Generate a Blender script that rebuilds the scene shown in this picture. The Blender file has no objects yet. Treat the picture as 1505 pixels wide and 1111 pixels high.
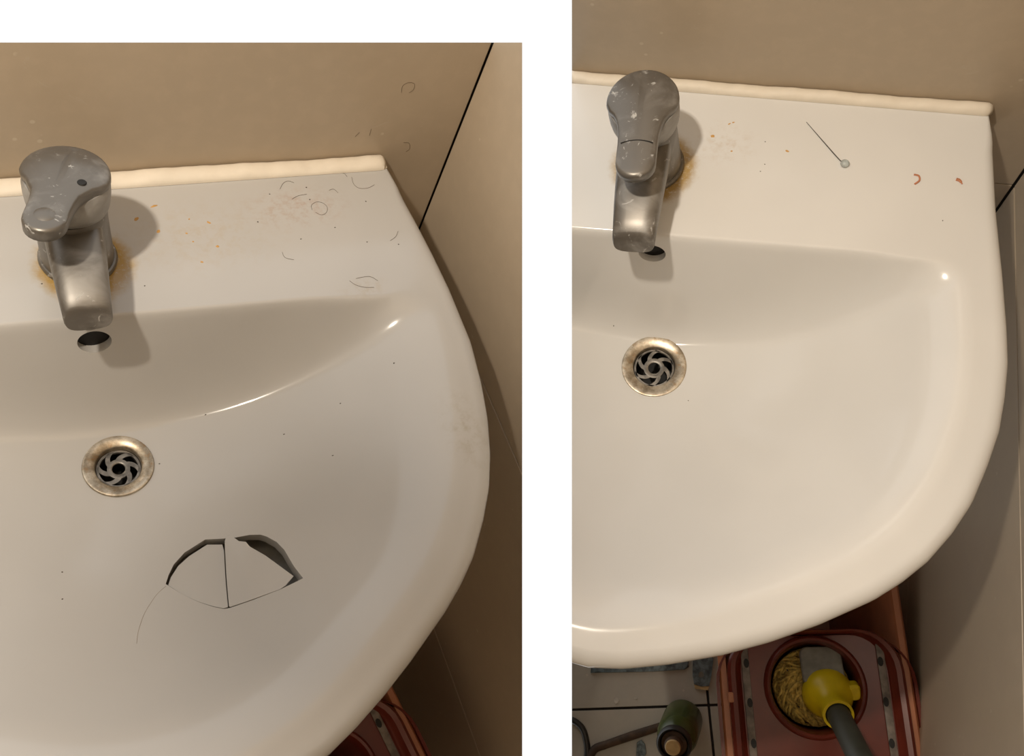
import bpy, bmesh, math, random
from mathutils import Matrix, Vector
random.seed(7)
sc = bpy.context.scene
COL = sc.collection
CM = 0.01
FLOOR = -75.0            # floor below the basin deck, cm

# ------------------------------------------------------------------ camera, world, lamps, exposure
# right-hand corner: the world frame (Z up, origin on the floor under the tap); the left-hand corner is a second set, leaning
ROT_R = Matrix(((0.974943, 0.153713, -0.160805), (0.095204, -0.941634, -0.322895), (-0.201053, 0.299495, -0.932674)))
TRA_R = Vector((12.8502, -18.6125, 76.1016))
ROT_L = Matrix(((0.863595, -0.377392, 0.334332), (-0.17637, -0.847342, -0.500904), (0.472331, 0.373612, -0.798322)))
TRA_L = Vector((-31.2367, -8.7911, 63.5099))
def m44(r, t): return Matrix.Translation(t * CM) @ r.to_4x4()
BASE = Matrix.Translation((0, 0, -FLOOR * CM))
EYE = BASE @ m44(ROT_R, TRA_R).inverted()            # eye frame (x right, y down, z forward) in the world
SETS = {'R': BASE, 'L': EYE @ m44(ROT_L, TRA_L)}

cam_d = bpy.data.cameras.new('camera'); cam_d.sensor_fit = 'HORIZONTAL'; cam_d.sensor_width = 36.0
cam_d.lens = 1300.0 / 1505.0 * 36.0; cam_d.clip_start = 0.01
cam = bpy.data.objects.new('camera', cam_d); COL.objects.link(cam)
cam.matrix_world = EYE @ Matrix.Diagonal((1, -1, -1, 1)); sc.camera = cam

world = bpy.data.worlds.new('white_room'); sc.world = world; world.use_nodes = True
bg = world.node_tree.nodes['Background']; bg.inputs[0].default_value = (1, 1, 1, 1); bg.inputs[1].default_value = 1.02

def lamp(name, eye_cm, watts, radius_cm, col):
    d = bpy.data.lights.new(name, 'POINT'); d.energy = watts; d.color = col; d.shadow_soft_size = radius_cm * CM
    o = bpy.data.objects.new(name, d); COL.objects.link(o); o.location = EYE @ (Vector(eye_cm) * CM); return o
BULB = (-21, -26, -15)
lamp('bulb_light', BULB, 21.0, 1.8, (1.0, 0.885, 0.735))       # lamp inferred from the tap shadows; an added dish sits below it

vs = sc.view_settings; vs.view_transform = 'Standard'; vs.look = 'None'; vs.gamma = 1.0; vs.use_curve_mapping = False
vs.exposure = 0.0

# ------------------------------------------------------------------ materials
def rgb(r, g, b):
    f = lambda v: (v / 255 / 12.92) if v / 255 <= 0.04045 else ((v / 255 + 0.055) / 1.055) ** 2.4
    return (f(r), f(g), f(b), 1.0)
class NT:
    def __init__(s, name):
        s.m = bpy.data.materials.new(name); s.m.use_nodes = True; s.n = s.m.node_tree.nodes; s.l = s.m.node_tree.links
        s.b = s.n['Principled BSDF']; s.co = s.n.new('ShaderNodeTexCoord').outputs['Object']
    def val(s, sock, v):
        if hasattr(v, 'links') or hasattr(v, 'is_output'): s.l.new(v, sock)
        else: sock.default_value = v
    def noise(s, scale, detail=4.0, rough=0.55, dist=0.0, co=None):
        t = s.n.new('ShaderNodeTexNoise'); t.inputs['Scale'].default_value = scale; t.inputs['Detail'].default_value = detail
        t.inputs['Roughness'].default_value = rough; t.inputs['Distortion'].default_value = dist
        s.l.new(co or s.co, t.inputs['Vector']); return t.outputs['Fac']
    def ramp(s, fac, a, b, ca=(0, 0, 0, 1), cb=(1, 1, 1, 1)):
        t = s.n.new('ShaderNodeMapRange'); t.interpolation_type = 'SMOOTHSTEP'
        t.inputs[1].default_value = a; t.inputs[2].default_value = b; s.l.new(fac, t.inputs[0]); return t.outputs[0]
    def math(s, op, a, b=0.0):
        t = s.n.new('ShaderNodeMath'); t.operation = op; s.val(t.inputs[0], a); s.val(t.inputs[1], b); return t.outputs[0]
    def mix(s, fac, a, b):
        t = s.n.new('ShaderNodeMix'); t.data_type = 'RGBA'; s.val(t.inputs[0], fac); s.val(t.inputs[6], a); s.val(t.inputs[7], b); return t.outputs[2]
    def voro(s, scale, rnd=1.0):
        t = s.n.new('ShaderNodeTexVoronoi'); t.inputs['Scale'].default_value = scale; t.inputs['Randomness'].default_value = rnd
        s.l.new(s.co, t.inputs['Vector']); return t
    def dist_xy(s, cx, cy, sx=1.0, sy=1.0):
        sep = s.n.new('ShaderNodeSeparateXYZ'); s.l.new(s.co, sep.inputs[0])
        dx = s.math('MULTIPLY', s.math('SUBTRACT', sep.outputs[0], cx * CM), sx / CM)
        dy = s.math('MULTIPLY', s.math('SUBTRACT', sep.outputs[1], cy * CM), sy / CM)
        return s.math('SQRT', s.math('ADD', s.math('MULTIPLY', dx, dx), s.math('MULTIPLY', dy, dy)))
    def bump(s, h, strength, dist=0.002):
        t = s.n.new('ShaderNodeBump'); t.inputs['Strength'].default_value = strength; t.inputs['Distance'].default_value = dist
        s.l.new(h, t.inputs['Height']); s.l.new(t.outputs[0], s.b.inputs['Normal'])
    def set(s, col=None, rough=None, metal=None, spec=None, coat=None):
        for k, v in (('Base Color', col), ('Roughness', rough), ('Metallic', metal), ('Specular IOR Level', spec), ('Coat Weight', coat)):
            if v is not None: s.val(s.b.inputs[k], v)
        return s.m

def plain(name, col, rough=0.5, metal=0.0, var=0.18, scale=60.0, bump=0.0, spec=0.5):
    t = NT(name); n = t.noise(scale)
    d = tuple(c * (1 - var) for c in col[:3]) + (1,); l = tuple(min(1, c * (1 + var)) for c in col[:3]) + (1,)
    t.set(t.mix(t.ramp(n, 0.3, 0.7), d, l), rough, metal, spec)
    if bump: t.bump(n, bump)
    return t.m

def porcelain(name, ring, stains, PORC):
    t = NT(name)
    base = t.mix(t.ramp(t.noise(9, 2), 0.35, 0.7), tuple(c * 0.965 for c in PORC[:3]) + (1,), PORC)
    for cx, cy, sx, sy, col, amt in stains:               # faint dried grime on the deck
        m = t.math('MULTIPLY', t.ramp(t.dist_xy(cx, cy, 1 / sx, 1 / sy), 1.0, 0.0), t.ramp(t.noise(120, 5, 0.7), 0.42, 0.72))
        base = t.mix(t.math('MULTIPLY', m, amt), base, col)
    cx, cy, r0, r1 = ring                                   # rust crust where the tap meets the deck
    d = t.dist_xy(cx, cy)
    sep = t.n.new('ShaderNodeSeparateXYZ'); t.l.new(t.co, sep.inputs[0])
    wob = t.math('ADD', d, t.math('MULTIPLY', t.math('SUBTRACT', t.noise(90, 4, 0.6), 0.5), 1.1))
    band = t.math('MULTIPLY', t.ramp(wob, r1, r0), t.ramp(t.noise(330, 4, 0.7), 0.15, 0.50))
    band = t.math('MULTIPLY', band, t.ramp(sep.outputs[2], -0.004, -0.001))
    base = t.mix(t.math('MULTIPLY', band, 0.92), base, rgb(168, 134, 60))
    return t.set(base, t.math('ADD', 0.10, t.math('MULTIPLY', t.noise(40), 0.10)), 0.0, 0.5)
M = {}
GLAZE_DIM = (0.51, 0.50, 0.485, 1); GLAZE_BRIGHT = (0.76, 0.755, 0.74, 1)      # one glaze in two tones: left basin's dimmer light painted into its colour
M['porcelain_L'] = porcelain('porcelain_broken', (0.35, -0.9, 2.5, 3.75), [(17, 2.6, 6, 3, rgb(170, 130, 105), 0.5), (9, 0.6, 9, 5, rgb(180, 160, 130), 0.35), (20, -6, 3, 1.5, rgb(170, 150, 120), 0.4), (23.5, -20, 2.5, 5, rgb(150, 135, 110), 0.4)], GLAZE_DIM)
M['porcelain_shard'] = porcelain('porcelain_shard', (900, 900, 0.1, 0.2), [], GLAZE_DIM)
M['porcelain_R'] = porcelain('porcelain_intact', (-0.6, -0.5, 2.8, 4.1), [(5, 2, 4, 3, rgb(180, 150, 110), 0.3)], GLAZE_BRIGHT)
def tile_mat(name, col):
    t = NT(name)
    n = t.noise(4, 3); f = t.noise(70, 3)
    base = t.mix(t.ramp(n, 0.3, 0.7), tuple(c * 0.93 for c in col[:3]) + (1,), col)
    base = t.mix(t.math('MULTIPLY', t.ramp(f, 0.4, 0.7), 0.12), base, tuple(min(1, c * 1.3) for c in col[:3]) + (1,))
    v = t.voro(75); sp = t.math('MULTIPLY', t.ramp(v.outputs['Distance'], 0.17, 0.09), t.ramp(t.noise(23, 2), 0.57, 0.62))
    base = t.mix(t.math('MULTIPLY', sp, 0.55), base, rgb(205, 195, 175))     # paint spatter
    st = t.ramp(t.noise(14, 6, 0.7, 1.5), 0.66, 0.72)
    base = t.mix(t.math('MULTIPLY', st, 0.24), base, rgb(190, 182, 165))     # dried water runs
    return t.set(base, t.math('ADD', 0.30, t.math('MULTIPLY', f, 0.15)), 0.0, 0.45)
TILE = (0.47, 0.385, 0.285, 1)
M['tile'] = tile_mat('wall_tile_glaze', TILE)
M['floor_tile'] = tile_mat('floor_tile_glaze', (0.44, 0.40, 0.33, 1))
M['ceiling_paint'] = plain('ceiling_paint', (0.6, 0.57, 0.52, 1), 0.8, var=0.03)
M['grout'] = plain('dark_grout', (0.018, 0.015, 0.012, 1), 0.9, bump=0.2)
def chrome(name='limescaled_chrome', add=0.0):
    t = NT(name)
    s = t.ramp(t.noise(95, 6, 0.65, 1.2), 0.60, 0.70); s2 = t.ramp(t.noise(30, 5, 0.6, 0.6), 0.45, 0.72)
    sc_ = t.math('MAXIMUM', t.math('MULTIPLY', s, 0.9), t.math('ADD', add, t.math('MULTIPLY', s2, 0.35)))
    return t.set(t.mix(sc_, (0.165, 0.152, 0.135, 1), (0.50, 0.49, 0.47, 1)), t.math('ADD', 0.36, t.math('MULTIPLY', sc_, 0.3)), t.math('SUBTRACT', 0.55, t.math('MULTIPLY', sc_, 0.5)), 0.5)
M['chrome'] = chrome(); M['scaled_chrome'] = chrome('heavily_limescaled_chrome', 0.38)
def steel():
    t = NT('tarnished_steel')
    a = t.mix(t.ramp(t.noise(60, 6, 0.7), 0.35, 0.65), rgb(138, 126, 108), rgb(205, 194, 176))
    a = t.mix(t.math('MULTIPLY', t.ramp(t.noise(170, 5, 0.7), 0.52, 0.70), 0.6), a, rgb(150, 112, 66))
    return t.set(a, 0.34, 0.75, 0.5)
M['steel'] = steel()
M['dark_steel'] = plain('wet_dark_steel', (0.20, 0.185, 0.165, 1), 0.35, 0.6, 0.4, 150)
M['black'] = plain('drain_dark', (0.006, 0.005, 0.004, 1), 0.6)
M['sealant'] = plain('cream_sealant', (0.80, 0.73, 0.62, 1), 0.55, var=0.025, scale=90, bump=0.1)
M['hair'] = plain('dark_hair', (0.11, 0.08, 0.055, 1), 0.5)
M['rust'] = plain('rust_speck_paint', rgb(196, 152, 88), 0.7)
M['brown'] = plain('brown_residue', rgb(186, 124, 90), 0.6)
M['speck'] = plain('dark_grit', rgb(70, 60, 50), 0.7)
M['crack'] = plain('crack_dark', rgb(150, 138, 122), 0.9)
M['ceramic_raw'] = plain('raw_ceramic', (0.27, 0.255, 0.225, 1), 0.7)
M['pin'] = plain('dark_steel_pin', (0.12, 0.11, 0.10, 1), 0.35, 0.7)
M['red'] = plain('dark_red_plastic', rgb(102, 40, 28), 0.28, var=0.15, scale=25)
M['terracotta'] = plain('terracotta_plastic', rgb(176, 112, 78), 0.35, var=0.1, scale=25)
M['strip_grey'] = plain('grey_grime', rgb(120, 110, 102), 0.6, var=0.35, scale=90)
M['yellow'] = plain('yellow_plastic', rgb(216, 190, 20), 0.35, var=0.1, scale=40)
M['strand'] = plain('mop_yarn', rgb(196, 168, 88), 0.85, var=0.45, scale=180)
M['grey_plastic'] = plain('grey_plastic', rgb(130, 128, 120), 0.5, var=0.2, scale=70)
M['handle'] = plain('dark_grey_tube', rgb(62, 64, 56), 0.45, var=0.15, scale=40)
M['bottle'] = NT('green_glass'); M['bottle'] = M['bottle'].set(rgb(62, 74, 28), 0.25, 0.0, 0.5)
M['collar'] = plain('black_collar', rgb(38, 36, 32), 0.4, var=0.3)
M['cork'] = plain('tan_stopper', rgb(190, 160, 110), 0.7)
M['stick'] = plain('stained_wood', rgb(74, 54, 36), 0.7, var=0.4, scale=60)
M['bluegrey'] = plain('paint_stained_metal', rgb(92, 102, 104), 0.5, 0.3, 0.55, 130)
M['pale'] = plain('dried_plaster', rgb(205, 198, 185), 0.8)
clear = NT('clear_bead'); clear.b.inputs['Transmission Weight'].default_value = 0.7
M['clear'] = clear.set((0.8, 0.86, 0.86, 1), 0.08, 0.0, 0.5)

# ------------------------------------------------------------------ mesh helpers (all coordinates in cm, in the frame of a set)
CUR = 'R'
def mesh_of(name, verts, faces, mat, smooth=True, angle=None, base=(0, 0, 0)):
    me = bpy.data.meshes.new(name)
    me.from_pydata([((x - base[0]) * CM, (y - base[1]) * CM, (z - base[2]) * CM) for x, y, z in verts], [], faces)
    me.update(); finish(me, mat, smooth, angle); return me
def finish(me, mat, smooth=True, angle=None):
    bm = bmesh.new(); bm.from_mesh(me); bmesh.ops.recalc_face_normals(bm, faces=bm.faces[:]); bm.to_mesh(me); bm.free()
    if not me.materials: me.materials.append(mat)
    for p in me.polygons: p.use_smooth = smooth
    if smooth and angle: me.set_sharp_from_angle(angle=math.radians(angle))
def put(name, me, parent=None, base=(0, 0, 0), label=None, cat=None, group=None, kind=None):
    o = bpy.data.objects.new(name, me); COL.objects.link(o)
    if parent is not None: o.parent = parent
    else: o.matrix_world = SETS[CUR] @ Matrix.Translation(Vector(base) * CM)
    for k, v in (('label', label), ('category', cat), ('group', group), ('kind', kind)):
        if v: o[k] = v
    return o
def merge(*ms):
    V, F = [], []
    for v, f in ms:
        n = len(V); V += list(v); F += [tuple(i + n for i in q) for q in f]
    return V, F
def loft(rings, cap0=True, cap1=True, closed=True):
    n = len(rings[0]); V = [p for r in rings for p in r]; F = []
    for i in range(len(rings) - 1):
        for j in range(n if closed else n - 1):
            k = (j + 1) % n; F.append((i * n + j, i * n + k, (i + 1) * n + k, (i + 1) * n + j))
    if cap0: F.append(tuple(range(n - 1, -1, -1)))
    if cap1: F.append(tuple((len(rings) - 1) * n + j for j in range(n)))
    return V, F
def lathe(profile, n=40, c=(0, 0, 0), cap0=False, cap1=False):
    return loft([[(c[0] + r * math.cos(2 * math.pi * j / n), c[1] + r * math.sin(2 * math.pi * j / n), c[2] + z) for j in range(n)] for r, z in profile], cap0, cap1)
def tube(path, rad, n=8, caps=True):
    P = [Vector(p) for p in path]; R = rad if isinstance(rad, (list, tuple)) else [rad] * len(P); rings = []
    up = Vector((0.13, 0.21, 0.97)); prev = None
    for i, p in enumerate(P):
        d = (P[min(i + 1, len(P) - 1)] - P[max(i - 1, 0)]).normalized()
        u = (prev - d * prev.dot(d)) if prev else d.cross(up)
        if u.length < 1e-4: u = d.cross(Vector((1, 0, 0)))
        u.normalize(); v = d.cross(u); prev = u
        rings.append([tuple(p + (u * math.cos(2 * math.pi * j / n) + v * math.sin(2 * math.pi * j / n)) * R[i]) for j in range(n)])
    return loft(rings, caps, caps)
def spline(pts, per=5):
    P = [Vector(p) for p in pts]; out = []
    for i in range(len(P) - 1):
        a, b, c, d = P[max(i - 1, 0)], P[i], P[i + 1], P[min(i + 2, len(P) - 1)]
        for k in range(per):
            t = k / per; out.append(0.5 * ((2 * b) + (c - a) * t + (2 * a - 5 * b + 4 * c - d) * t * t + (3 * b - a - 3 * c + d) * t ** 3))
    return [tuple(p) for p in out + [P[-1]]]
def prism(poly, z0, z1):
    n = len(poly); V = [(x, y, z0) for x, y in poly] + [(x, y, z1) for x, y in poly]
    F = [tuple(range(n - 1, -1, -1)), tuple(range(n, 2 * n))] + [(i, (i + 1) % n, n + (i + 1) % n, n + i) for i in range(n)]
    return V, F
def rrect(hx, hy, r, n=7, c=(0, 0)):
    out = []
    for sx, sy, a0 in ((1, 1, 0), (-1, 1, 90), (-1, -1, 180), (1, -1, 270)):
        for k in range(n + 1):
            a = math.radians(a0 + 90 * k / n); out.append((c[0] + sx * (hx - r) + r * math.cos(a), c[1] + sy * (hy - r) + r * math.sin(a)))
    return out
def boxm(x0, x1, y0, y1, z0, z1, bev=0.0):
    if not bev: return prism([(x0, y0), (x1, y0), (x1, y1), (x0, y1)], z0, z1)
    bm = bmesh.new(); bmesh.ops.create_cube(bm, size=1)
    for v in bm.verts: v.co = Vector(((x0 + x1) / 2 + v.co.x * (x1 - x0), (y0 + y1) / 2 + v.co.y * (y1 - y0), (z0 + z1) / 2 + v.co.z * (z1 - z0)))
    bmesh.ops.bevel(bm, geom=bm.edges[:], offset=bev, segments=2, affect='EDGES', profile=0.5)
    bm.verts.index_update(); r = ([tuple(v.co) for v in bm.verts], [tuple(v.index for v in f.verts) for f in bm.faces]); bm.free(); return r
def xform(vf, m): return [tuple(m @ Vector(v)) for v in vf[0]], vf[1]
def part(name, vf, mat, parent, base=(0, 0, 0), smooth=True, angle=40, label=None, kind=None):
    return put(name, mesh_of(name, vf[0], vf[1], mat, smooth, angle, base), parent, label=label, kind=kind)
def thing(name, vf, mat, label, cat, base=(0, 0, 0), smooth=True, angle=40, group=None, kind=None):
    return put(name, mesh_of(name, vf[0], vf[1], mat, smooth, angle, base), None, base, label, cat, group, kind)
def empty(name, label, cat, base=(0, 0, 0), group=None):
    o = put(name, None, None, base, label, cat, group); o.empty_display_size = 0.02; return o
def cut(me, base, n, d):
    """end a mesh of a set on the plane n.p = d (cm, set frame), keep the side n points to, close the cut"""
    no = Vector(n); co = no * (d * CM) - Vector(base) * CM
    bm = bmesh.new(); bm.from_mesh(me)
    r = bmesh.ops.bisect_plane(bm, geom=bm.verts[:] + bm.edges[:] + bm.faces[:], plane_co=co, plane_no=no, dist=1e-7, clear_inner=True)
    ed = [e for e in r['geom_cut'] if isinstance(e, bmesh.types.BMEdge)]
    if ed: bmesh.ops.holes_fill(bm, edges=ed, sides=0)
    bm.to_mesh(me); bm.free(); me.update()

# ------------------------------------------------------------------ the setting
OPEN_R = ((0.9863, 0.13313, -0.09745), -7.681)       # where the right-hand corner ends on its left
OPEN_L = ((-0.85809, 0.38168, -0.34352), -31.967)    # where the left-hand corner ends on its right
TOP_L = ((0.00257, -0.65981, -0.75143), -14.3)       # top end of the left-hand tiling
def tiled_wall(name, frame, us, vs_, thick, cuts=(), gap=0.16, mat='tile', piece='tile', back=1.2, over=1.0):
    """frame: function (u, v, depth) -> set coords; us / vs_: joint lines; each tile its own piece on a dark grout bed"""
    def slab(u0, u1, v0, v1, d0, d1, bev):
        V, F = boxm(u0, u1, v0, v1, d0, d1, bev); return [frame(*p) for p in V], F
    w = thing(name, slab(us[0] - (0 if name.startswith('floor') else 0.0), us[-1] + over, vs_[0], vs_[-1], -back, -0.25, 0), M['grout'], None, None, smooth=False)
    w['kind'] = 'structure'
    for c in cuts: cut(w.data, (0, 0, 0), *c)
    for i in range(len(us) - 1):
        for j in range(len(vs_) - 1):
            t = part(piece, slab(us[i] + gap / 2, us[i + 1] - gap / 2, vs_[j] + gap / 2, vs_[j + 1] - gap / 2, -0.3, thick, 0.06), M[mat], w, smooth=False)
            for c in cuts: cut(t.data, (0, 0, 0), *c)
            if not len(t.data.polygons): bpy.data.objects.remove(t)
    return w
CUR = 'L'
LX = 32.75; LY = 7.45
tiled_wall('wall_back_left', lambda u, v, d: (u, LY - d, v), [-60, -27, LX - 0.02], [-75, -47.8, -11.7, 24.3], 0.0, [TOP_L])
tiled_wall('wall_side_left', lambda u, v, d: (LX - d, u, v), [-88, -52.6, LY - 0.02], [-75, -47.8, -11.7, 24.3], 0.0, [TOP_L, OPEN_L])
tiled_wall('floor_left', lambda u, v, d: (u, v, FLOOR + d), [-150, -115, -80, -45, -10, LX - 0.02], [-173, -143, -113, -83, -53, -23, LY], 0.0, [OPEN_L], mat='floor_tile')
CUR = 'R'
RX = 31.85
def back_r(u, v, d): return (u + 0.06 * d, 6.8 + 0.06 * (26 - u) - d, v)
tiled_wall('wall_back_right', back_r, [-40, RX - 0.05], [-75, -47.5, -11.5, 24.5, 60.5, 96.5, 132.5, 150], 0.0, [OPEN_R])
tiled_wall('wall_side_right', lambda u, v, d: (RX - d, u, v), [-174, -113, -53, 6.38], [-75, -47.5, -11.5, 24.5, 60.5, 96.5, 132.5, 150], 0.0)
ca, sa = math.cos(math.radians(11)), math.sin(math.radians(11))
FC = (11.2, -44.2)
def floor_r(u, v, d): return (FC[0] + u * ca - v * sa, FC[1] + u * sa + v * ca, FLOOR + d)
tiled_wall('floor_right', floor_r, [-60, 0, 60], [-150, -120, -90, -60, -30, 0, 30, 60], 0.0, [OPEN_R], gap=0.35, mat='floor_tile')

# the rest of the room, behind and beside the viewer
def shell(name, vf, mat):
    w = thing(name, vf, M[mat], None, None, smooth=False); w['kind'] = 'structure'; return w
shell('ceiling', boxm(-150, RX + 8, -175, 9, 150, 154), 'ceiling_paint')
shell('wall_front', boxm(-150, RX + 8, -179, -175, FLOOR, 154), 'tile')
shell('wall_left', boxm(-154, -150, -179, 45, FLOOR, 154), 'tile')

# added dish below the unseen bulb, placed to shade the left basin's front
CUR = 'R'
bl = (SETS['R'].inverted() @ (EYE @ (Vector(BULB) * CM))) / CM
pl = empty('added_shade_dish', 'added metal dish under the unseen bulb, shading the front of the left basin', 'light blocker', tuple(bl + Vector((-0.35, -1.6, -10))))
PB = tuple(bl + Vector((-0.35, -1.6, -10)))
part('dish', lathe([(0.1, -0.35), (1.3, -0.3), (2.25, 0.0), (2.3, 0.15), (2.15, 0.12), (1.2, -0.15), (0.1, -0.2)], 32, PB, True, True), M['steel'], pl, PB)
for sx in (-1, 1):
    part('hanger_rod', tube([(PB[0] + sx * 2.28, PB[1], PB[2]), (bl.x + sx * 2.6, bl.y, bl.z + 3), (bl.x, bl.y, bl.z + 14)], 0.08, 8), M['steel'], pl, PB)
part('stem', tube([(bl.x, bl.y, bl.z + 13.5), (bl.x, bl.y, 150)], 0.25, 10), M['steel'], pl, PB)

# ------------------------------------------------------------------ wash basins
RIM={'L':[(26,6.1),(26.1,4.3),(26.5,0),(26.75,-3.3),(26.9,-7),(26.8,-12.3),(26.2,-16.1),(25.5,-19.1),(24.5,-21.8),(23.3,-24.4),(21.9,-26.5),(20.1,-28.9),(18.5,-30.5),(16.8,-31.9),(13.5,-34.2),(11.1,-35.7),(8.9,-36.9),(6.9,-37.8),(3.5,-38.7),(0,-39.0)],
 'R':[(26,5.9),(26.1,3.8),(26.3,-2.5),(26.75,-8.4),(27,-12.9),(27.05,-15.7),(26.8,-18.4),(26.4,-21),(25.6,-23.7),(24.5,-26.6),(23.2,-28.9),(21.6,-31.1),(19.9,-32.8),(18.1,-34.3),(14.6,-36.5),(11.4,-38.2),(8.2,-39.6),(4.6,-40.8),(1.5,-41.6),(-1,-41.9)]}
BAS={'L':dict(axis=0.0,rear=(6.1,0.0),edge=(-5.5,-0.06),drain=(0.1,-12.7,-9.4),hole=2.4,k=3.0),
     'R':dict(axis=-1.0,rear=(5.9,-0.06),edge=(-7.1,-0.02),drain=(0.75,-14.4,-12.2),hole=2.7,k=3.3)}
for _s in RIM:
    RIM[_s]=[(x+(.42 if y<5 else .1)*min(1,max(0,x/20)),y-(.1 if y<-25 else 0)-(.25 if _s=='L' and y<-20 else 0)) for x,y in RIM[_s]]
def outline(s):
    """closed outline of a basin seen from above, front and back, counter-clockwise from the rear right corner"""
    a=BAS[s]['axis']; r=RIM[s]; y0,sl=BAS[s]['rear']
    right=[p for p in r]; left=[(2*a-x,y) for x,y in reversed(r[:-1])]
    lx=left[-1][0]; left[-1]=(lx,y0+sl*(lx-26))
    return right+left          # clockwise: rear right, down the right side, front, up the left side
def hit(poly,c,ang):
    dx,dy=math.cos(ang),math.sin(ang); best=1e9
    for i in range(len(poly)):
        x1,y1=poly[i]; x2,y2=poly[(i+1)%len(poly)]; ex,ey=x2-x1,y2-y1
        den=dx*ey-dy*ex
        if abs(den)<1e-9: continue
        t=((x1-c[0])*ey-(y1-c[1])*ex)/den; u=((x1-c[0])*dy-(y1-c[1])*dx)/den
        if t>0 and -1e-9<=u<=1+1e-9: best=min(best,t)
    return best
def smin(a,b,k):
    h=max(0.,min(1.,.5+.5*(b-a)/k)); return b+(a-b)*h-k*h*(1-h)
_bt={}
def bowl_radius(s,ang):
    if s not in _bt:
        a=BAS[s]['axis']; cx,cy,_=BAS[s]['drain']
        half=[]
        for x,y in RIM[s]:
            if y<-6: 
                d=math.hypot(x-a,y+14); f=(d-4.3)/d; half.append((a+(x-a)*f,-14+(y+14)*f))
        top=[(a+4,13),(a+13,9.5),(a+19.5,2.5)]
        poly=[(a,13.6)]+top+half+[(2*a-x,y) for x,y in reversed(half)]+[(2*a-x,y) for x,y in reversed(top)]
        tab=[hit(poly,(cx,cy),-math.pi+2*math.pi*i/180) for i in range(180)]
        for _ in range(3): tab=[(tab[i-1]+2*tab[i]+tab[(i+1)%180])/4 for i in range(180)]
        _bt[s]=tab
    u=((ang+math.pi)/(2*math.pi)*180)%180; i=int(u); w=u-i; t=_bt[s]
    return t[i%180]*(1-w)+t[(i+1)%180]*w
def basin_z(s,x,y):
    b=BAS[s]; cx,cy,zd=b['drain']; r=math.hypot(x-cx,y-cy)
    rho=r/bowl_radius(s,math.atan2(y-cy,x-cx)) if r>1e-6 else 0.
    bowl=zd*(1-rho**2.1)
    e0,e1=b['edge']; rear=b['k']*(y-(e0+e1*x))
    m=-smin(-bowl,-rear,4.5+.2*max(0.,abs(x)-5))
    w=max(0.,min(1.,.5+(rear-bowl)/3.)); kk=2.2*(1-w)+.9*w
    return smin(0.,m,kk)

def basin_mesh(s, mat):
    b = BAS[s]; cx, cy, zd = b['drain']; poly = outline(s)
    angs = sorted([2 * math.pi * i / 300 for i in range(300)])
    for px, py in (poly[0], poly[-1]):                     # a spoke through each rear corner
        a = math.atan2(py - cy, px - cx) % (2 * math.pi); i = min(range(300), key=lambda k: abs(angs[k] - a)); angs[i] = a
    N = len(angs); rings = []
    rim = [hit(poly, (cx, cy), a) for a in angs]
    def dep(x, y):
        e = 0.05; gx = (basin_z(s, x + e, y) - basin_z(s, x - e, y)) / (2 * e); gy = (basin_z(s, x, y + e) - basin_z(s, x, y - e)) / (2 * e)
        return min(3.2, 1.0 * math.sqrt(1 + gx * gx + gy * gy))
    e0, e1 = b['edge']; y0, sl = b['rear']; lips, ros = [], []
    for a, R in zip(angs, rim):                             # rings follow the lip of the bowl
        den = math.sin(a) - e1 * math.cos(a); lip = bowl_radius(s, a)
        if den > 1e-6: lip = min(lip, (e0 + e1 * cx - cy) / den)
        lips.append(min(lip, R - 1.6))
        hx, hy = cx + R * math.cos(a), cy + R * math.sin(a); dr = (y0 + sl * (hx - 26)) - hy
        ros.append(0.25 + 0.85 * max(0.0, min(1.0, dr / 3.0)))
    fr = [('a', 1 - (1 - k / 90) ** 1.6) for k in range(91)] + [('b', (k / 40) ** 1.5) for k in range(1, 41)]
    for seg, f in fr:
        row = []
        for a, R, lp, ro in zip(angs, rim, lips, ros):
            r = b['hole'] + (lp - b['hole']) * f if seg == 'a' else lp + (R - ro - lp) * f
            x, y = cx + r * math.cos(a), cy + r * math.sin(a); row.append((x, y, basin_z(s, x, y)))
        rings.append(row)
    for q in range(1, 7):                                   # rolled outer edge
        t = q / 6 * math.pi / 2; row = []
        for a, R, ro in zip(angs, rim, ros):
            r = R - ro + ro * math.sin(t); row.append((cx + r * math.cos(a), cy + r * math.sin(a), -0.82 * ro * (1 - math.cos(t))))
        rings.append(row)
    for dr, z in ((0.0, -2.2), (-0.3, -4.2), (-0.9, -5.0), (-1.5, -4.2), (-1.7, -1.6)):
        rings.append([(cx + (R + dr) * math.cos(a), cy + (R + dr) * math.sin(a), z) for a, R in zip(angs, rim)])
    MB = 50
    for k in range(MB, -1, -1):
        f = k / MB; row = []
        for a, R in zip(angs, rim):
            r = b['hole'] + (R - 2.2 - b['hole']) * f; x, y = cx + r * math.cos(a), cy + r * math.sin(a); row.append((x, y, basin_z(s, x, y) - dep(x, y)))
        rings.append(row)
    rings.append(rings[0])
    V, F = loft(rings[:-1], False, False); n = N; L = len(rings) - 2
    F += [(L * n + j, L * n + (j + 1) % n, (j + 1) % n, j) for j in range(n)]
    return mesh_of('wash_basin', V, F, mat, True, None)
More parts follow.
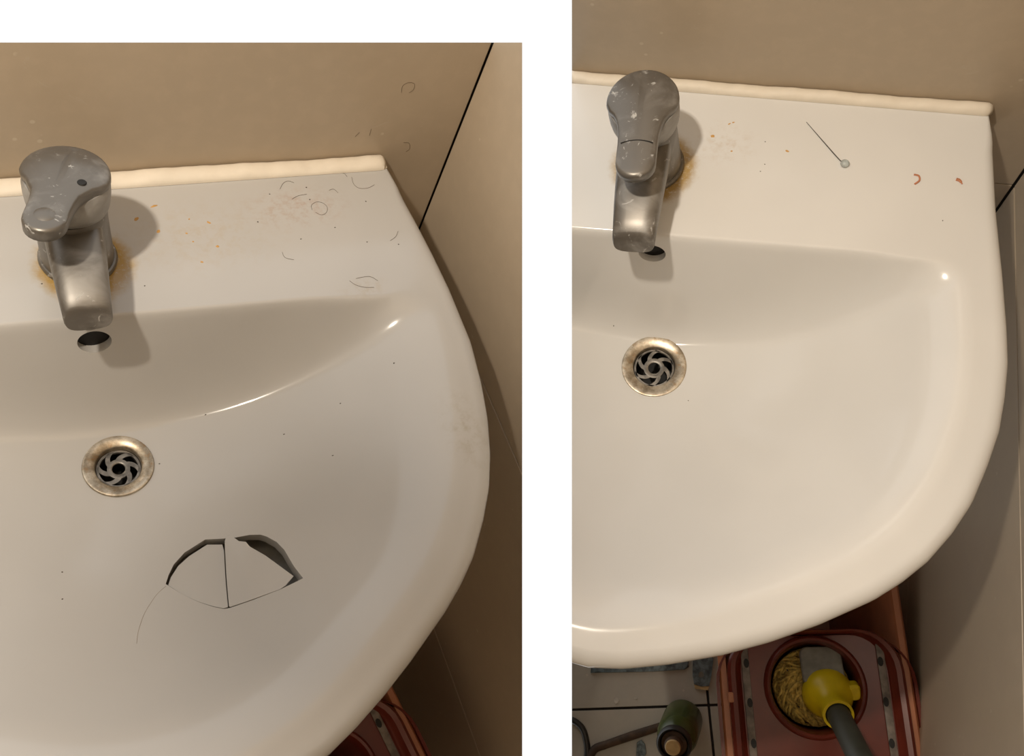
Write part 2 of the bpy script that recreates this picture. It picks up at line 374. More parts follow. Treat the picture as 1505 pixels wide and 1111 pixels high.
def boolean(me, cutters):
    o = bpy.data.objects.new('tmp', me); COL.objects.link(o); cs = []
    for vf in cutters:
        c = bpy.data.objects.new('tmpc', mesh_of('tmpc', vf[0], vf[1], me.materials[0], False)); COL.objects.link(c); cs.append(c)
        md = o.modifiers.new('b', 'BOOLEAN'); md.object = c; md.operation = 'DIFFERENCE'; md.solver = 'EXACT'
    dg = bpy.context.evaluated_depsgraph_get(); r = bpy.data.meshes.new_from_object(o.evaluated_get(dg))
    for q in [o] + cs:
        d = q.data; bpy.data.objects.remove(q); bpy.data.meshes.remove(d)
    return r
def overflow_axis(s): return Vector((0, -0.957, 0.29)) if s == 'L' else Vector((0, -0.957, 0.29))
OVER = {'L': (-0.05, -6.15, -2.0, 1.12), 'R': (0.0, -7.75, -2.1, 1.15)}
def overflow_cyl(s, r0, r1, a, b):
    x, y, z, _ = OVER[s]; ax = overflow_axis(s); c = Vector((x, y, z)); u = Vector((1, 0, 0)); v = ax.cross(u)
    return loft([[tuple(c + ax * t + (u * math.cos(q * math.pi / 18) + v * 0.86 * math.sin(q * math.pi / 18)) * rr) for q in range(36)] for t, rr in ((a, r0), (b, r1))])
HOLE = [(1.15, -23.06), (1.48, -22.43), (2.01, -21.69), (2.91, -21.0), (4.47, -20.47), (5.66, -20.88), (6.36, -21.1), (7.38, -21.29), (8.06, -21.58), (8.41, -21.93), (8.87, -22.67), (9.12, -23.53), (9.24, -25.13), (9.43, -26.36), (7.84, -26.54), (6.08, -26.55), (4.52, -26.52), (4.12, -26.43), (3.53, -25.97), (2.74, -25.2), (1.92, -24.21), (1.23, -23.18)]
SHARD_A = [(1.28, -23.15), (1.59, -22.57), (2.28, -21.8), (3.14, -21.28), (4.54, -20.79), (5.51, -21.2), (5.47, -21.78), (4.91, -24.16), (4.43, -26.41), (4.13, -26.39), (3.55, -25.93), (2.75, -25.17), (1.93, -24.18)]
SHARD_B = [(5.64, -21.16), (5.84, -20.79), (6.15, -20.78), (6.55, -21.51), (6.98, -21.74), (7.11, -22.23), (7.88, -23.4), (9.03, -25.84), (8.31, -26.35), (7.86, -26.5), (6.09, -26.52), (4.55, -26.48), (4.47, -26.4), (4.94, -24.17), (5.49, -21.78)]
def on_basin(s, x, y, up=0.0): return (x, y, basin_z(s, x, y) + up)
def make_basin(s, label):
    me = basin_mesh(s, M['porcelain_' + s])
    cutters = [overflow_cyl(s, OVER[s][3], OVER[s][3], -3.5, 2.0)]
    if s == 'L': cutters.append(prism(HOLE, -16, 0))
    me = boolean(me, cutters)
    if s == 'R': cut(me, (0, 0, 0), *OPEN_R)
    finish(me, M['porcelain_' + s], True, 38)
    o = put('wash_basin', me, None, (0, 0, 0), label, 'basin')
    ri = OVER[s][3]
    part('overflow_recess', overflow_cyl(s, ri * 1.08, ri * 1.0, -0.75, -3.4), M['black'], o)
    return o
CUR = 'L'
basin_l = make_basin('L', 'white wash basin with a jagged broken hole in the bowl beside the drain')
CUR = 'R'
basin_r = make_basin('R', 'intact white wash basin with smooth unbroken bowl above the red bucket')
CUR = 'L'
def patch(x0, x1, y0, y1, dz, n=14):
    V = [(x0 + (x1 - x0) * i / n, y0 + (y1 - y0) * j / n, 0) for j in range(n + 1) for i in range(n + 1)]
    V = [(x, y, basin_z('L', x, y) + dz) for x, y, _ in V]
    F = [(j * (n + 1) + i, j * (n + 1) + i + 1, (j + 1) * (n + 1) + i + 1, (j + 1) * (n + 1) + i) for j in range(n) for i in range(n)]
    k = len(V); return V + [(x, y, z - 0.5) for x, y, z in V], F + [tuple(q + k for q in reversed(f)) for f in F]
part('inner_shell', patch(-2, 13, -31, -17, -3.4), M['ceramic_raw'], basin_l, label='bare grey ceramic behind the broken hole')
CR = [(1.13, -23.24), (0.5, -23.62), (-0.06, -24.19), (-0.6, -24.85), (-0.99, -25.54), (-1.3, -26.2), (-1.54, -26.98)]
part('crack_line', tube([on_basin('L', p[0], p[1], 0.0) for p in spline([(a, b, 0) for a, b in CR], 3)], 0.014, 5), M['crack'], basin_l, label='hairline crack running from the hole')
def shard(poly, zf, label):
    cx = sum(p[0] for p in poly) / len(poly); cy = sum(p[1] for p in poly) / len(poly); rings = []
    for th, sc_ in ((-0.5, 0.84), (-0.03, 0.996), (0.0, 0.99)):
        rings.append([(cx + (x - cx) * sc_, cy + (y - cy) * sc_, basin_z('L', x, y) + zf(x, y) + th) for x, y in poly])
    for f in (0.75, 0.5, 0.25):
        rings.append([(cx + (x - cx) * f, cy + (y - cy) * f, basin_z('L', cx + (x - cx) * f, cy + (y - cy) * f) + zf(cx + (x - cx) * f, cy + (y - cy) * f)) for x, y in poly])
    n = len(poly); V, F = loft(rings, True, False); V.append((cx, cy, basin_z('L', cx, cy) + zf(cx, cy))); k = (len(rings) - 1) * n
    F += [(k + j, k + (j + 1) % n, len(V) - 1) for j in range(n)]
    base = (cx, cy, min(v[2] for v in V))
    return thing('porcelain_shard', (V, F), M['porcelain_shard'], label, 'shard', base, angle=35, group='broken basin shards')
shard(SHARD_A, lambda x, y: -0.05 - 0.05 * max(0, y + 26.4), 'left broken porcelain shard, curved at its left edge, sunk into the hole')
shard(SHARD_B, lambda x, y: 0.02 + 0.02 * max(0, y + 26.5) - 0.10 * max(0, x - 6), 'right broken porcelain shard, pointed at its right end, resting in the hole')

# ------------------------------------------------------------------ drains
def drain(s, label):
    cx, cy, zd = BAS[s]['drain']; D = 2.5 if s == 'L' else 3.02; z0 = zd + 0.2; n = 48
    o = empty('sink_drain', label, 'drain', (cx, cy, zd - 1.5)); B = (cx, cy, zd - 1.5)
    part('flange', lathe([(D - 0.3, -0.1), (D, -0.06), (D - 0.05, 0.09), (D - 0.2, 0.12), (D * 0.68, -0.06), (D * 0.65, -0.12), (D * 0.635, -0.3), (D * 0.63, -1.3)], n, (cx, cy, z0)), M['steel'], o, B)
    zs = z0 - 0.65; R = D * 0.615
    part('strainer_rim', lathe([(R, 0.0), (R, 0.1), (R - 0.17, 0.1), (R - 0.2, -0.1)], n, (cx, cy, zs)), M['dark_steel'], o, B)
    part('strainer_hub', lathe([(R * 0.30, -0.1), (R * 0.30, 0.08), (R * 0.36, 0.13), (R * 0.52, 0.1), (R * 0.52, -0.1)], 28, (cx, cy, zs)), M['dark_steel'], o, B)
    for k in range(6):
        a0 = math.radians(60 * k + (20 if s == 'L' else 5)); L, Rr = [], []
        for q in range(8):
            f = q / 7; r = R * (0.45 + 0.52 * f); a = a0 - 0.75 * f ** 1.3; w = 0.21 + 0.05 * f
            t = Vector((-math.sin(a), math.cos(a), 0)); p = Vector((cx + r * math.cos(a), cy + r * math.sin(a), zs))
            L.append(tuple(p + t * w)); Rr.append(tuple(p - t * w))
        rings = [[l, r_, (r_[0], r_[1], r_[2] + 0.1), (l[0], l[1], l[2] + 0.1)] for l, r_ in zip(L, Rr)]
        part('spoke', loft(rings), M['dark_steel'], o, B, angle=30)
    part('waste_pipe', lathe([(D * 0.63, -0.6), (D * 0.60, -4.2)], n, (cx, cy, z0), False, True), M['black'], o, B)
    return o
CUR = 'L'; drain('L', 'tarnished steel drain with swirl strainer near the broken hole')
CUR = 'R'; drain('R', 'tarnished steel drain with swirl strainer in the intact basin')

# ------------------------------------------------------------------ taps
def faucet(s, loc, k, lean, yaw, turn, pitch, label, lever, reach=1.0):
    B = loc; o = empty('basin_faucet', label, 'faucet', B)
    T = Matrix.Translation(loc) @ Matrix.Rotation(math.radians(yaw), 4, 'Z') @ Matrix.Rotation(math.radians(lean), 4, 'Y') @ Matrix.Scale(k, 4)
    def P(name, vf, mat, parent=o, angle=35, label=None): return part(name, xform(vf, T), M[mat], parent, B, angle=angle, label=label)
    part('base_ring', xform(lathe([(2.3, 0.0), (2.55, 0.02), (2.6, 0.2), (2.5, 0.42), (2.3, 0.45)], 44), Matrix.Translation(loc) @ Matrix.Scale(k, 4)), M['chrome'], o, B)
    P('body', lathe([(2.38, 0.3), (2.36, 1.5), (2.32, 3.0), (2.30, 4.6), (2.32, 5.7), (2.2, 5.95)], 48, cap1=True), 'chrome')
    # spout: rounded box section swept forward, sagging to the tip
    path = [((0, 1.2, 4.0), 1.9, 1.6), ((0, -0.6, 4.15), 2.02, 1.55), ((0, -2.4, 4.25), 1.98, 1.4), ((0, -4.4, 4.25), 1.88, 1.22), ((0, -6.4, 4.1), 1.76, 1.06), ((0, -8.0, 3.85), 1.66, 0.95), ((0, -8.9, 3.62), 1.6, 0.9), ((0, -9.12, 3.52), 1.5, 0.78)]
    rings = []
    for (c, hw, hh) in path:
        hw *= 0.92 if s == 'L' else 1.0
        cc = Vector(c); cc.y *= reach; row = []
        for j in range(32):
            a = 2 * math.pi * j / 32; ex = 0.62
            x = hw * math.copysign(abs(math.cos(a)) ** ex, math.cos(a)); z = hh * math.copysign(abs(math.sin(a)) ** ex, math.sin(a))
            row.append((cc.x + x, cc.y + 0.35 * z * (1 if c[1] < -7 else 0.3), cc.z + z))
        rings.append(row)
    sp = P('spout', loft(rings), 'chrome')
    P('aerator', xform(lathe([(1.25, 0.25), (1.3, 0.0), (1.22, -0.28), (1.0, -0.32), (0.95, -0.1)], 32, cap1=True), Matrix.Translation((0, -7.9 * reach, 2.95)) @ Matrix.Rotation(math.radians(14), 4, 'X')), 'chrome', sp)
    # cartridge cap and keyhole-shaped lever turning on it
    H = Matrix.Translation((0, 0.0, 5.9)) @ Matrix.Rotation(math.radians(turn), 4, 'Z') @ Matrix.Rotation(math.radians(pitch), 4, 'X')
    P('cap', xform(lathe([(2.25, -0.1), (2.42, 0.05), (2.55, 0.5), (2.62, 1.2), (2.62, 1.9), (2.5, 2.25)], 48, cap1=True), H), 'scaled_chrome')
    half = [(0.0, 2.66)]
    R, w, Lt = 2.66, (1.42 if s == 'R' else 1.24), lever
    for a in range(80, -16, -8): half.append((R * math.cos(math.radians(a)), R * math.sin(math.radians(a))))
    half += [(2.36, -0.95), (2.02, -1.3), (1.76, -1.75), (w + 0.16, -2.35), (w + 0.04, -3.1), (w, -3.9), (w, -Lt + 1.3)]
    for a in range(0, 91, 15): half.append((w * math.cos(math.radians(a)), -Lt + 1.3 - 1.3 * math.sin(math.radians(a))))
    out = half + [(-x, y) for x, y in reversed(half[1:-1])]
    def dome(x, y): return 0.42 * (1 - min(1, (x * x + max(0, y) ** 2 + (0.10 * min(0, y)) ** 2) / 7.0)) + 0.02 * min(0, y) * 0
    rr = []
    for ins, z in ((0.93, 2.0), (1.0, 2.25), (1.0, 2.55), (0.975, 2.68), (0.92, 2.74)):
        rr.append([(x * ins, y * (1 - (1 - ins) * 0.6) + 0.0, z + dome(x * ins, y) * (1 if z > 2.5 else 0)) for x, y in out])
    for f in (0.72, 0.5, 0.28, 0.1):
        rr.append([(x * f, y if abs(y) < 1e-6 else y * (0.96 * (0.82 + 0.18 * f)) , 2.76 + dome(x * f, y)) for x, y in out])
    lv = P('lever', xform(loft(rr, True, True), H), 'chrome', angle=50)
    arc = [(-1.15 + 2.3 * i / 8, -(Lt - 2.75) + 0.22 * (1 - ((i - 4) / 4) ** 2), 3.155 - 0.03 * ((i - 4) / 4) ** 2) for i in range(9)]
    if s == 'R': P('grip_groove', xform(tube(arc, 0.045, 6), H), 'black', lv)
    else:
        P('index_mark', xform(lathe([(0.30, 0.0), (0.26, 0.06), (0.02, 0.08)], 20, (1.25, -1.1, 3.08), True, True), H), 'black', lv)
        P('grip_bump', xform(lathe([(0.72, -0.05), (0.66, 0.12), (0.45, 0.24), (0.05, 0.28)], 24, (0, -Lt + 1.45, 3.0), True, True), H), 'chrome', lv)
    return o
CUR = 'L'
faucet('L', (0.05, -0.25, 0.03), 1.0, -2.6, -3.0, -20, -8, 'chrome mixer tap with lever swung to the left, over the broken basin', 6.0, 0.84)
CUR = 'R'
faucet('R', (-0.75, -0.35, 0.03), 1.05, -4.0, -1.0, 2, 0, 'spotted chrome mixer tap with lever pointing forward, over the intact basin', 6.7)

# ------------------------------------------------------------------ sealant along the walls
def sealant(s, x0, x1, label):
    y0, sl = BAS[s]['rear']; rings = []; n = 14; xs = [x0 + (x1 - x0) * i / 150 for i in range(151)]
    rnd = random.Random(3)
    ph = [rnd.uniform(0, 6) for _ in range(5)]
    for x in xs:
        yr = y0 + sl * (x - 26); w = 1.25 if s == 'L' else 0.85
        h = 0.62 + 0.10 * math.sin(x * 0.5 + ph[0]) + 0.05 * math.sin(x * 1.7 + ph[1]) + 0.03 * math.sin(x * 4.1 + ph[2])
        if s == 'L': h += 0.25 * math.exp(-((x - 7.5) / 2.2) ** 2)
        e = min(1.0, max(0.03, (x1 - x) / 0.6)); e = math.sqrt(1 - (1 - e) ** 2); yw = yr + w
        rings.append([(x, yw - (w + 0.28) * (0.5 + 0.5 * math.cos(math.pi * j / (n - 1))) * (0.35 + 0.65 * e) , 0.03 + h * (math.sin(math.pi * j / (n - 1)) * 0.75 + 0.25 * (1 - j / (n - 1)) * 0 + 0.25 * (j / (n - 1))) * e) for j in range(n)] + [(x, yw, -0.5), (x, yr + 0.05, -0.02)])
    me = mesh_of('sealant_bead', *loft(rings), M['sealant'], True, 50)
    if s == 'R': cut(me, (0, 0, 0), *OPEN_R)
    return put('sealant_bead', me, None, (0, 0, 0), label, 'sealant')
CUR = 'L'; sealant('L', -34, 26.1, 'cream sealant bead with a bump between broken basin and back wall')
CUR = 'R'; sealant('R', -34, 26.35, 'straight cream sealant bead between intact basin and back wall')

# ------------------------------------------------------------------ marks, hairs and crumbs on the decks
def fleck(parent, s, x, y, rx, ry, rot, mat, name):
    n = 9; ca_, sa_ = math.cos(rot), math.sin(rot); V, F = [], []
    rnd = random.Random(int(x * 100 + y * 37)); jj = [rnd.uniform(0.65, 1.15) for _ in range(n)]
    for z, f in ((0.0, 1.0), (0.022, 0.8)):
        for j in range(n):
            a = 2 * math.pi * j / n; u, v = rx * f * jj[j] * math.cos(a), ry * f * jj[j] * math.sin(a)
            px, py = x + u * ca_ - v * sa_, y + u * sa_ + v * ca_; V.append((px, py, basin_z(s, px, py) + z))
    F = [tuple(range(n, 2 * n))] + [(j, (j + 1) % n, n + (j + 1) % n, n + j) for j in range(n)]
    part(name, (V, F), M[mat], parent)
CUR = 'L'
for x, y, a, b, r in ((4.57, 2.82, .26, .14, .8), (6.07, 3.91, .3, .1, .3), (9.69, 1.88, .2, .12, 2.5), (5.89, 1.48, .2, .14, 1), (7.82, 1.04, .1, .08, 0), (9.78, -0.47, .14, .12, 0), (8.31, -1.77, .12, .1, 0), (8.33, 2.38, .1, .07, 1), (8.12, .21, .08, .08, 0)):
    fleck(basin_l, 'L', x, y, a, b, r, 'rust', 'rust_speck')
for x, y in ((18.3, 4.6), (18.2, 3.3), (22.9, 2.6), (13.4, 1.5), (3.9, -3.3), (-2.6, -2.1), (16.3, -0.6), (21.6, -1.6), (12.0, -14.0), (14.6, -17.4), (16.4, -13.4), (20.7, -12.2), (-4.9, -20.2), (2.9, -13.2), (-5.2, -22.3), (7.0, -10.2), (15.1, 4.2), (19.4, 0.2), (24.2, -2.2)):
    fleck(basin_l, 'L', x, y, .07, .055, 0, 'speck', 'grit_speck')
CUR = 'R'
for x, y, a, b, r in ((4.07, 2.75, .2, .16, 0), (5.4, 4.04, .12, .07, .6), (5.73, 4.19, .12, .07, .3), (5.78, 1.34, .1, .09, 0), (10.35, 1.57, .2, .1, 2.6)):
    fleck(basin_r, 'R', x, y, a, b, r, 'rust', 'rust_speck')
for x, y in ((8.5, 2.4), (8.6, .2), (4.2, -17.5), (-3.4, -11), (22.6, -4.2), (8.3, -.5)):
    fleck(basin_r, 'R', x, y, .05, .05, 0, 'speck', 'grit_speck')
def wire(name, pts, rad, mat, label, cat, s=None, group=None, per=5):
    P_ = spline(pts, per); b = P_[0]
    return thing(name, tube(P_, rad, 6), M[mat], label, cat, b, group=group)
CUR = 'L'
deck_hairs = [([(16.06, 4.61), (16.51, 5.21), (16.99, 5.4), (17.39, 5.17)], 'short arched hair near the sealant, left of the other deck hairs'),
  ([(16.75, 3.48), (17.36, 3.77), (18.1, 3.86)], 'nearly straight short hair lying above the looped hair'),
  ([(18.06, 2.17), (18.15, 2.67), (18.66, 2.97), (19.14, 2.82), (19.39, 2.37), (19.17, 1.81), (18.67, 1.58), (18.26, 1.91)], 'hair curled into a closed loop on the deck of the broken basin'),
  ([(20.11, 4.09), (20.53, 4.17), (20.78, 3.73)], 'tiny hooked hair between the looped hair and the corner'),
  ([(22.52, 5.33), (22.44, 4.6), (22.76, 4.07), (23.54, 4.0), (24.25, 4.3)], 'long U-shaped hair nearest the rear corner of the broken basin'),
  ([(21.4, 5.9), (21.95, 5.8), (22.13, 5.4)], 'faint curved hair touching the sealant near its end'),
  ([(24.63, -0.85), (24.23, -1.39), (23.61, -1.74)], 'curved hair by the right edge of the broken basin'),
  ([(14.46, -1.69), (14.53, -2.24), (15.15, -2.55)], 'small bent hair in the middle of the deck'),
  ([(18.91, -5.18), (19.23, -5.6), (19.83, -5.95), (20.68, -6.1)], 'curved hair by the bowl corner, lower of two'),
  ([(19.5, -5.05), (20.63, -5.01), (21.2, -5.53)], 'curved hair by the bowl corner, upper of two')]
for h, lab in deck_hairs: wire('hair', [on_basin('L', x, y, 0.03) for x, y in h], 0.013, 'hair', lab, 'hair', group='hairs on the broken basin')
for h, lab in (([(26.02, 7.47), (25.94, 8.18), (26.34, 8.53), (26.92, 8.39), (27.02, 7.8), (26.72, 7.45)], 'round curled hair stuck high on the left back wall'),
  ([(27.72, 1.6), (28.28, 1.48), (28.51, .77), (28.24, .43)], 'C-shaped hair on the back wall beside the sealant end'),
  ([(22.99, 2.64), (23.28, 3.13)], 'tiny slanted hair on the back wall above the sealant'),
  ([(24.27, 2.68), (24.26, 3.46)], 'tiny upright hair on the back wall above the sealant')):
    wire('hair', [(x, LY - 0.02, z) for x, z in h], 0.012, 'hair', lab, 'hair', group='hairs on the left back wall')
CUR = 'R'
pin = empty('ball_head_pin', 'long thin dark pin with a clear round head on the intact basin deck', 'pin', (14.97, .5, 0))
part('shaft', tube([(11.74, 4.45, 0.06), (14.07, 1.5, 0.06), (14.58, .87, 0.08), (14.8, .66, 0.1)], [0.02, 0.045, 0.04, 0.04], 8), M['pin'], pin, (14.97, .5, 0))
part('head', lathe([(0.02, 0.0), (0.25, 0.05), (0.36, 0.16), (0.36, 0.26), (0.25, 0.38), (0.02, 0.43)], 20, (14.97, .5, 0.0), True, True), M['clear'], pin, (14.97, .5, 0))
wire('brown_curl', [(20.37, -.16, .05), (20.74, -.27, .06), (20.79, -.7, .06), (20.44, -1.04, .05)], 0.075, 'brown', 'C-shaped brown residue curl on the intact basin deck', 'residue')
wire('brown_curl', [(23.56, -.42, .05), (23.82, -.53, .07), (24.02, -.83, .05)], [0.13] * 5 + [0.11] * 3 + [0.05] * 3, 'brown', 'short thick brown residue crumb near the right rim of the intact basin', 'residue')

# ------------------------------------------------------------------ mop buckets
def bucket(org, rot, label, with_mop):
    T = Matrix.Translation((org[0], org[1], 0)) @ Matrix.Rotation(math.radians(rot), 4, 'Z'); B = (org[0], org[1], FLOOR)
    RZ = -41.0
    o = empty('mop_bucket', label, 'bucket', B)
    def P(name, vf, mat, parent=o, angle=40, label=None, kind=None): return part(name, xform(vf, T), M[mat], parent, B, angle=angle, label=label, kind=kind)
    def ring(hx, y0, y1, r, z, n=7): return [(x, y, z) for x, y in rrect(hx, (y1 - y0) / 2, r, n, (0, (y0 + y1) / 2))]
    y0, y1 = -13.0, 20.0
    P('body', loft([ring(8.2, y0 + 2.6, y1 - 2.6, 4.0, FLOOR), ring(8.6, y0 + 2.3, y1 - 2.3, 4.2, FLOOR + 3), ring(9.6, y0 + 0.7, y1 - 0.7, 4.6, RZ - 1.4), ring(10.3, y0, y1, 5.0, RZ - 1.2), ring(10.35, y0 - .05, y1 + .05, 5.0, RZ - 0.3), ring(10.1, y0 + .2, y1 - .2, 4.9, RZ), ring(9.5, y0 + .8, y1 - .8, 4.5, RZ), ring(9.3, y0 + 1, y1 - 1, 4.4, RZ - 0.5), ring(8.3, y0 + 2.4, y1 - 2.4, 4.0, FLOOR + 3.5), ring(8.0, y0 + 2.8, y1 - 2.8, 3.8, FLOOR + 1.2)]), 'terracotta', label='terracotta bucket body')
    P('outer_lip', loft([ring(10.45, y0 - .15, 5.5, 5.0, RZ - 0.9), ring(10.75, y0 - .45, 5.5, 5.2, RZ - 0.5), ring(10.75, y0 - .45, 5.5, 5.2, RZ + 0.1), ring(10.4, y0 - .1, 5.5, 5.0, RZ + 0.15), ring(10.36, y0 - .05, 5.5, 5.0, RZ - 0.9)], False, False), 'red')
    # wringer insert
    w = P('wringer', loft([ring(9.2, y0 + 1.1, 6.0, 4.4, RZ - 0.7), ring(9.5, y0 + .8, 6.1, 4.6, RZ + 0.1), ring(9.45, y0 + .85, 6.1, 4.6, RZ + 0.7), ring(9.1, y0 + 1.2, 6.0, 4.4, RZ + 1.0), ring(8.6, y0 + 1.7, 5.8, 4.2, RZ + 0.85), ring(8.3, y0 + 2.0, 5.6, 4.0, RZ + 0.1), ring(7.9, y0 + 2.4, 5.5, 3.8, RZ - 0.2)], False, False), 'red', label='dark red wringer insert')
    rect = rrect(7.95, (5.55 - (y0 + 2.35)) / 2, 3.8, 9, (0, (5.55 + y0 + 2.35) / 2)); n = len(rect)
    NA = 64; circ = [2 * math.pi * (i + 0.5) / NA for i in range(NA)]
    rows = [[(hit(rect, (0, 0), a) * math.cos(a), hit(rect, (0, 0), a) * math.sin(a), RZ - 0.2) for a in circ]]
    for r, z in ((5.55, -0.15), (5.45, 0.25), (5.2, 0.45), (4.95, 0.35), (4.75, -0.2), (4.6, -1.8), (4.4, -4.2), (4.25, -6.5), (4.2, -11), (2.5, -11.5)):
        rows.append([(r * math.cos(a), r * math.sin(a), RZ + z) for a in circ])
    P('funnel', loft(rows, False, True), 'red', w)
    for sx in (-1, 1):
        st = P('side_strip', boxm(sx * 7.35 - 0.42, sx * 7.35 + 0.42, -9.2, 4.6, RZ - 0.15, RZ + 0.06, 0.1), 'strip_grey', w, label='grimy grey strip with drain holes')
        for yy in (2.6, -1.6, -5.8): P('drain_hole', xform(lathe([(0.30, 0.0), (0.30, 0.05)], 12, (0, 0, 0), True, True), Matrix.Translation((sx * 7.35 - sx * 0.12, yy, RZ + 0.04)) @ Matrix.Diagonal((1, 1.7, 1, 1))), 'black', st)
    for yy in (-1.0, 1.2): P('wear_mark', boxm(-9.62, -9.0, yy - 0.55, yy + 0.55, RZ + 0.7, RZ + 1.02, 0.1), 'terracotta', w) if yy < 0 else None
    if not with_mop: return o
    m = empty('floor_mop', 'string mop with yellow socket and dark grey handle standing in the red bucket', 'mop', (org[0], org[1], RZ - 9))
    B2 = (org[0], org[1], RZ - 9)
    def Q(name, vf, mat, parent=m, angle=40, label=None, kind=None): return part(name, xform(vf, T), M[mat], parent, B2, angle=angle, label=label, kind=kind)
    rnd = random.Random(11); bits = []
    for i in range(330):
        a = rnd.uniform(0, 2 * math.pi); r = 4.0 * math.sqrt(rnd.uniform(0.02, 1)); z = RZ - 3.0 + 1.6 * (1 - (r / 4) ** 2) + rnd.uniform(-0.5, 0.3)
        pts = []; d = a + math.pi / 2 + rnd.uniform(-0.5, 0.5); x, y = r * math.cos(a), r * math.sin(a)
        for q in range(6):
            pts.append((x, y, z - 0.10 * (q - 2) ** 2)); x += 0.5 * math.cos(d); y += 0.5 * math.sin(d); d += rnd.uniform(-0.45, 0.6)
            rr = math.hypot(x, y)
            if rr > 4.1: x *= 4.1 / rr; y *= 4.1 / rr
        bits.append(tube(pts, 0.155, 5))
    Q('mop_strands', merge(*bits), 'strand', kind='stuff', label='tangled yellow and dark mop yarn')
    Q('core', lathe([(4.0, -9), (3.9, -4.2), (3.2, -2.8), (0.1, -2.2)], 30, (0, 0, RZ), True, True), 'collar')
    Q('clamp_plate', xform(loft([[(x, y, z) for x, y in rrect(2.25, 2.1, 0.8, 5)] for z in (0, 0.7)] + [[(x * .94, y * .94, 0.85) for x, y in rrect(2.25, 2.1, 0.8, 5)]]), Matrix.Translation((1.1, 2.1, RZ - 1.4)) @ Matrix.Rotation(math.radians(-14), 4, 'X')), 'grey_plastic')
    # socket leaning with the handle; axis in the bucket frame
    ax = Vector((0.02, -0.42, 0.90)).normalized(); c = Vector((1.4, -0.5, RZ - 1.6))
    q = ax.to_track_quat('Z', 'Y').to_matrix().to_4x4(); S = Matrix.Translation(c) @ q
    Q('socket', xform(lathe([(2.75, 0.2), (2.8, 0.7), (2.5, 1.6), (2.0, 2.4), (1.55, 3.0), (1.42, 4.0), (1.45, 5.0), (1.55, 5.1)], 30, cap0=True), S), 'yellow', label='yellow plastic socket')
    Q('lug', xform(loft([[(x, y, z) for x, y in rrect(0.75, 0.9, 0.5, 4, (2.6, 0.4))] for z in (0.4, 1.5)] + [[(x, y * .9, 1.75) for x, y in rrect(0.6, 0.75, 0.4, 4, (2.6, 0.4))]]), S), 'yellow')
    Q('collar_ring', xform(lathe([(1.5, 5.0), (1.62, 5.05), (1.62, 5.5), (1.35, 5.55), (1.3, 5.0)], 28), S), 'yellow')
    Q('handle', xform(lathe([(1.22, 3.0), (1.22, 90.0), (1.0, 90.6), (0.2, 90.8)], 24, cap0=True, cap1=True), S), 'handle', label='dark grey tubular handle')
    return o
CUR = 'R'; bucket((20.9, -40.0), 9.5, 'dark red mop bucket with wringer and mop under the intact basin', True)
CUR = 'L'; bucket((14.2, -37.2), 8.0, 'dark red mop bucket peeking out below the broken basin', False)

# ------------------------------------------------------------------ things on the right-hand floor
CUR = 'R'
F0 = FLOOR + 0.02
def flat(name, poly, h, mat, label, cat, extra=None):
    cx = sum(p[0] for p in poly) / len(poly); cy = sum(p[1] for p in poly) / len(poly)
    rings = [[(x, y, F0) for x, y in poly], [(x, y, F0 + h * .7) for x, y in poly], [(cx + (x - cx) * .96, cy + (y - cy) * .96, F0 + h) for x, y in poly]]
    return thing(name, loft(rings), M[mat], label, cat, (cx, cy, FLOOR), angle=30)
flat('metal_strip', [(-6.6, -40.4), (-6.55, -42.4), (-2, -41.6), (3, -40.7), (7.3, -39.75), (7.85, -39.3), (7.7, -37.6)], 0.5, 'bluegrey', 'long blue-grey paint-stained metal strip on the floor under the basin rim', 'metal strip')
scr = empty('scraper', 'short blue-grey paint-stained scraper with a hanging hole on the floor', 'scraper', (9.8, -40, FLOOR)); SB = (9.8, -40, FLOOR)
def holed(poly, hc, hr, z0, z1):
    n = len(poly); ang = [math.atan2(y - hc[1], x - hc[0]) for x, y in poly]; C = [(hc[0] + hr * math.cos(a), hc[1] + hr * math.sin(a)) for a in ang]
    return loft([[(x, y, z0) for x, y in C], [(x, y, z0) for x, y in poly], [(x, y, z1) for x, y in poly], [(x, y, z1) for x, y in C], [(x, y, z0) for x, y in C]], False, False)
hp = [(8.35, -36.5), (8.35, -38.5), (8.5, -40.4), (8.85, -41.6), (9.9, -41.75), (11.0, -41.5), (11.2, -40.2), (11.3, -38), (11.2, -36.4), (9.8, -36.3)]
part('blade', holed(hp, (9.75, -40.1), 0.45, F0, F0 + 0.6), M['bluegrey'], scr, SB, angle=30)
part('end_cap', prism([(8.85, -41.62), (9.9, -41.78), (11.0, -41.55), (10.9, -42.15), (9.0, -42.2)], F0, F0 + 0.5), M['cork'], scr, SB, smooth=False, label='tan end of the scraper')
BB = (7.7, -46.6, FLOOR)
bt = empty('glass_bottle', 'dark green bottle with black collar and tan stopper tilted on the floor', 'bottle', BB)
BT = Matrix.Translation((BB[0], BB[1], FLOOR + 1.0)) @ Matrix.Rotation(math.radians(-20), 4, 'Z') @ Matrix.Rotation(math.radians(18), 4, 'X') @ Matrix.Diagonal((.85, .85, .75, 1))
part('bottle_body', xform(lathe([(3.0, 0.02), (3.3, 0.3), (3.35, 3), (3.3, 9.5), (3.0, 11.2), (2.2, 12.8), (1.8, 13.4)], 36, (0, 0, 0), True, True), BT), M['bottle'], bt, BB)
part('collar', xform(lathe([(1.8, 13.0), (2.75, 13.2), (2.8, 14.4), (2.5, 14.9), (2.25, 14.7), (2.1, 13.6)], 36), BT), M['collar'], bt, BB)
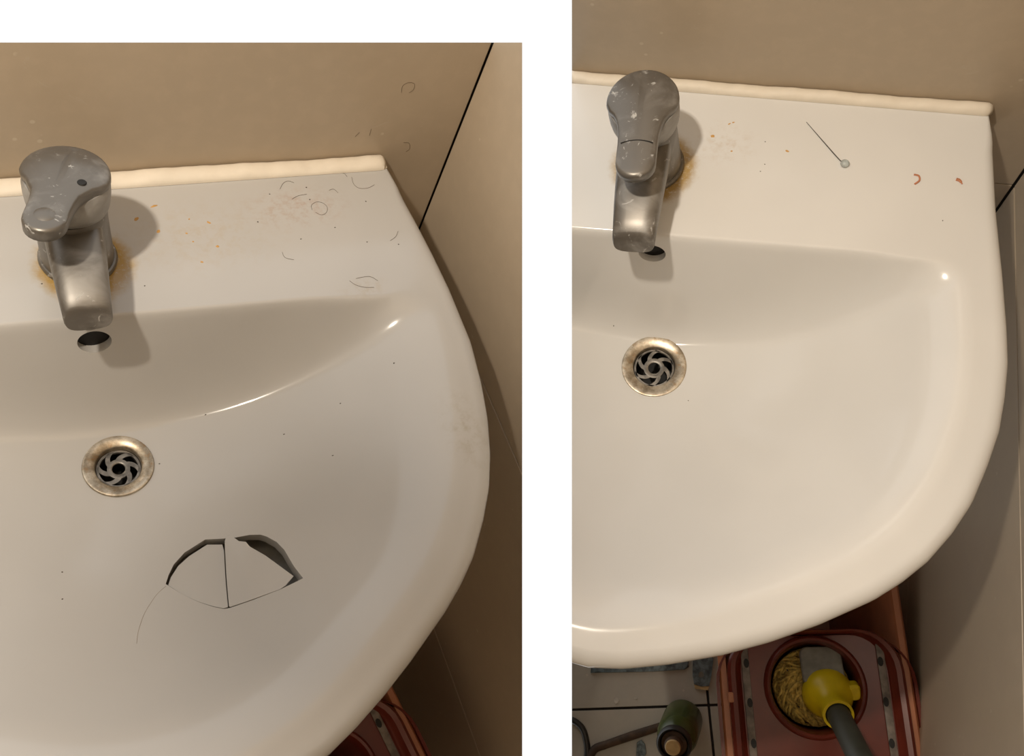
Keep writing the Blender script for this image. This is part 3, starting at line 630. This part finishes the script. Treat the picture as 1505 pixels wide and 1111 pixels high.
part('neck', xform(lathe([(2.0, 13.3), (2.0, 14.2), (1.5, 14.5), (1.4, 15.6), (1.25, 15.8)], 30), BT), M['stick'], bt, BB)
part('stopper', xform(lathe([(1.2, 15.4), (1.22, 16.1), (1.1, 16.3)], 24, (0, 0, 0), True, True), BT), M['cork'], bt, BB)
stk = empty('wooden_paddle', 'dark stained wooden paddle lying across the floor beside the bottle', 'paddle', (0, -50, FLOOR)); SB = (0, -50, FLOOR)
part('shaft', tube([(4.6, -48.2, FLOOR + .62), (0.5, -50.2, FLOOR + .6), (-3.4, -52.2, FLOOR + .6)], [0.55, 0.6, 0.55], 10), M['stick'], stk, SB)
part('blade', tube(spline([(-3.2, -52.1, FLOOR + .6), (-4.6, -52.9, FLOOR + .6), (-5.2, -54.5, FLOOR + .6), (-5.0, -57, FLOOR + .6)], 4), 0.58, 10), M['stick'], stk, SB)
cb = mesh_of('cable', *tube(spline([(-13, -49.2, FLOOR + .5), (-9.2, -49.3, FLOOR + .5), (-6.95, -50.2, FLOOR + .5), (-5.9, -52.2, FLOOR + .5), (-5.6, -54.4, FLOOR + .5), (-6, -58, FLOOR + .5)], 8), 0.48, 10), M['collar'], True, 60)
cut(cb, (0, 0, 0), *OPEN_R)
put('cable', cb, None, (0, 0, 0), 'thick dark cable curving across the floor by the white gap', 'cable')
flat('blue_rag', [(1.4, -51.0), (2.0, -50.5), (2.6, -51.0), (2.9, -52.2), (2.4, -53.4), (1.5, -52.8)], 0.8, 'bluegrey', 'small crumpled blue-grey rag on the floor near the bottle', 'rag')
for x, y, a, b, lab in ((-2.3, -45.7, .55, .5, 'larger white plaster crumb on the floor near the tile joint'), (0.5, -44.9, .3, .16, 'smaller white plaster crumb on the floor near the tile joint')):
    n = 8; poly = [(x + a * random.uniform(.7, 1.1) * math.cos(2 * math.pi * j / n), y + b * random.uniform(.7, 1.1) * math.sin(2 * math.pi * j / n)) for j in range(n)]
    flat('plaster_crumb', poly, 0.15, 'pale', lab, 'crumb')
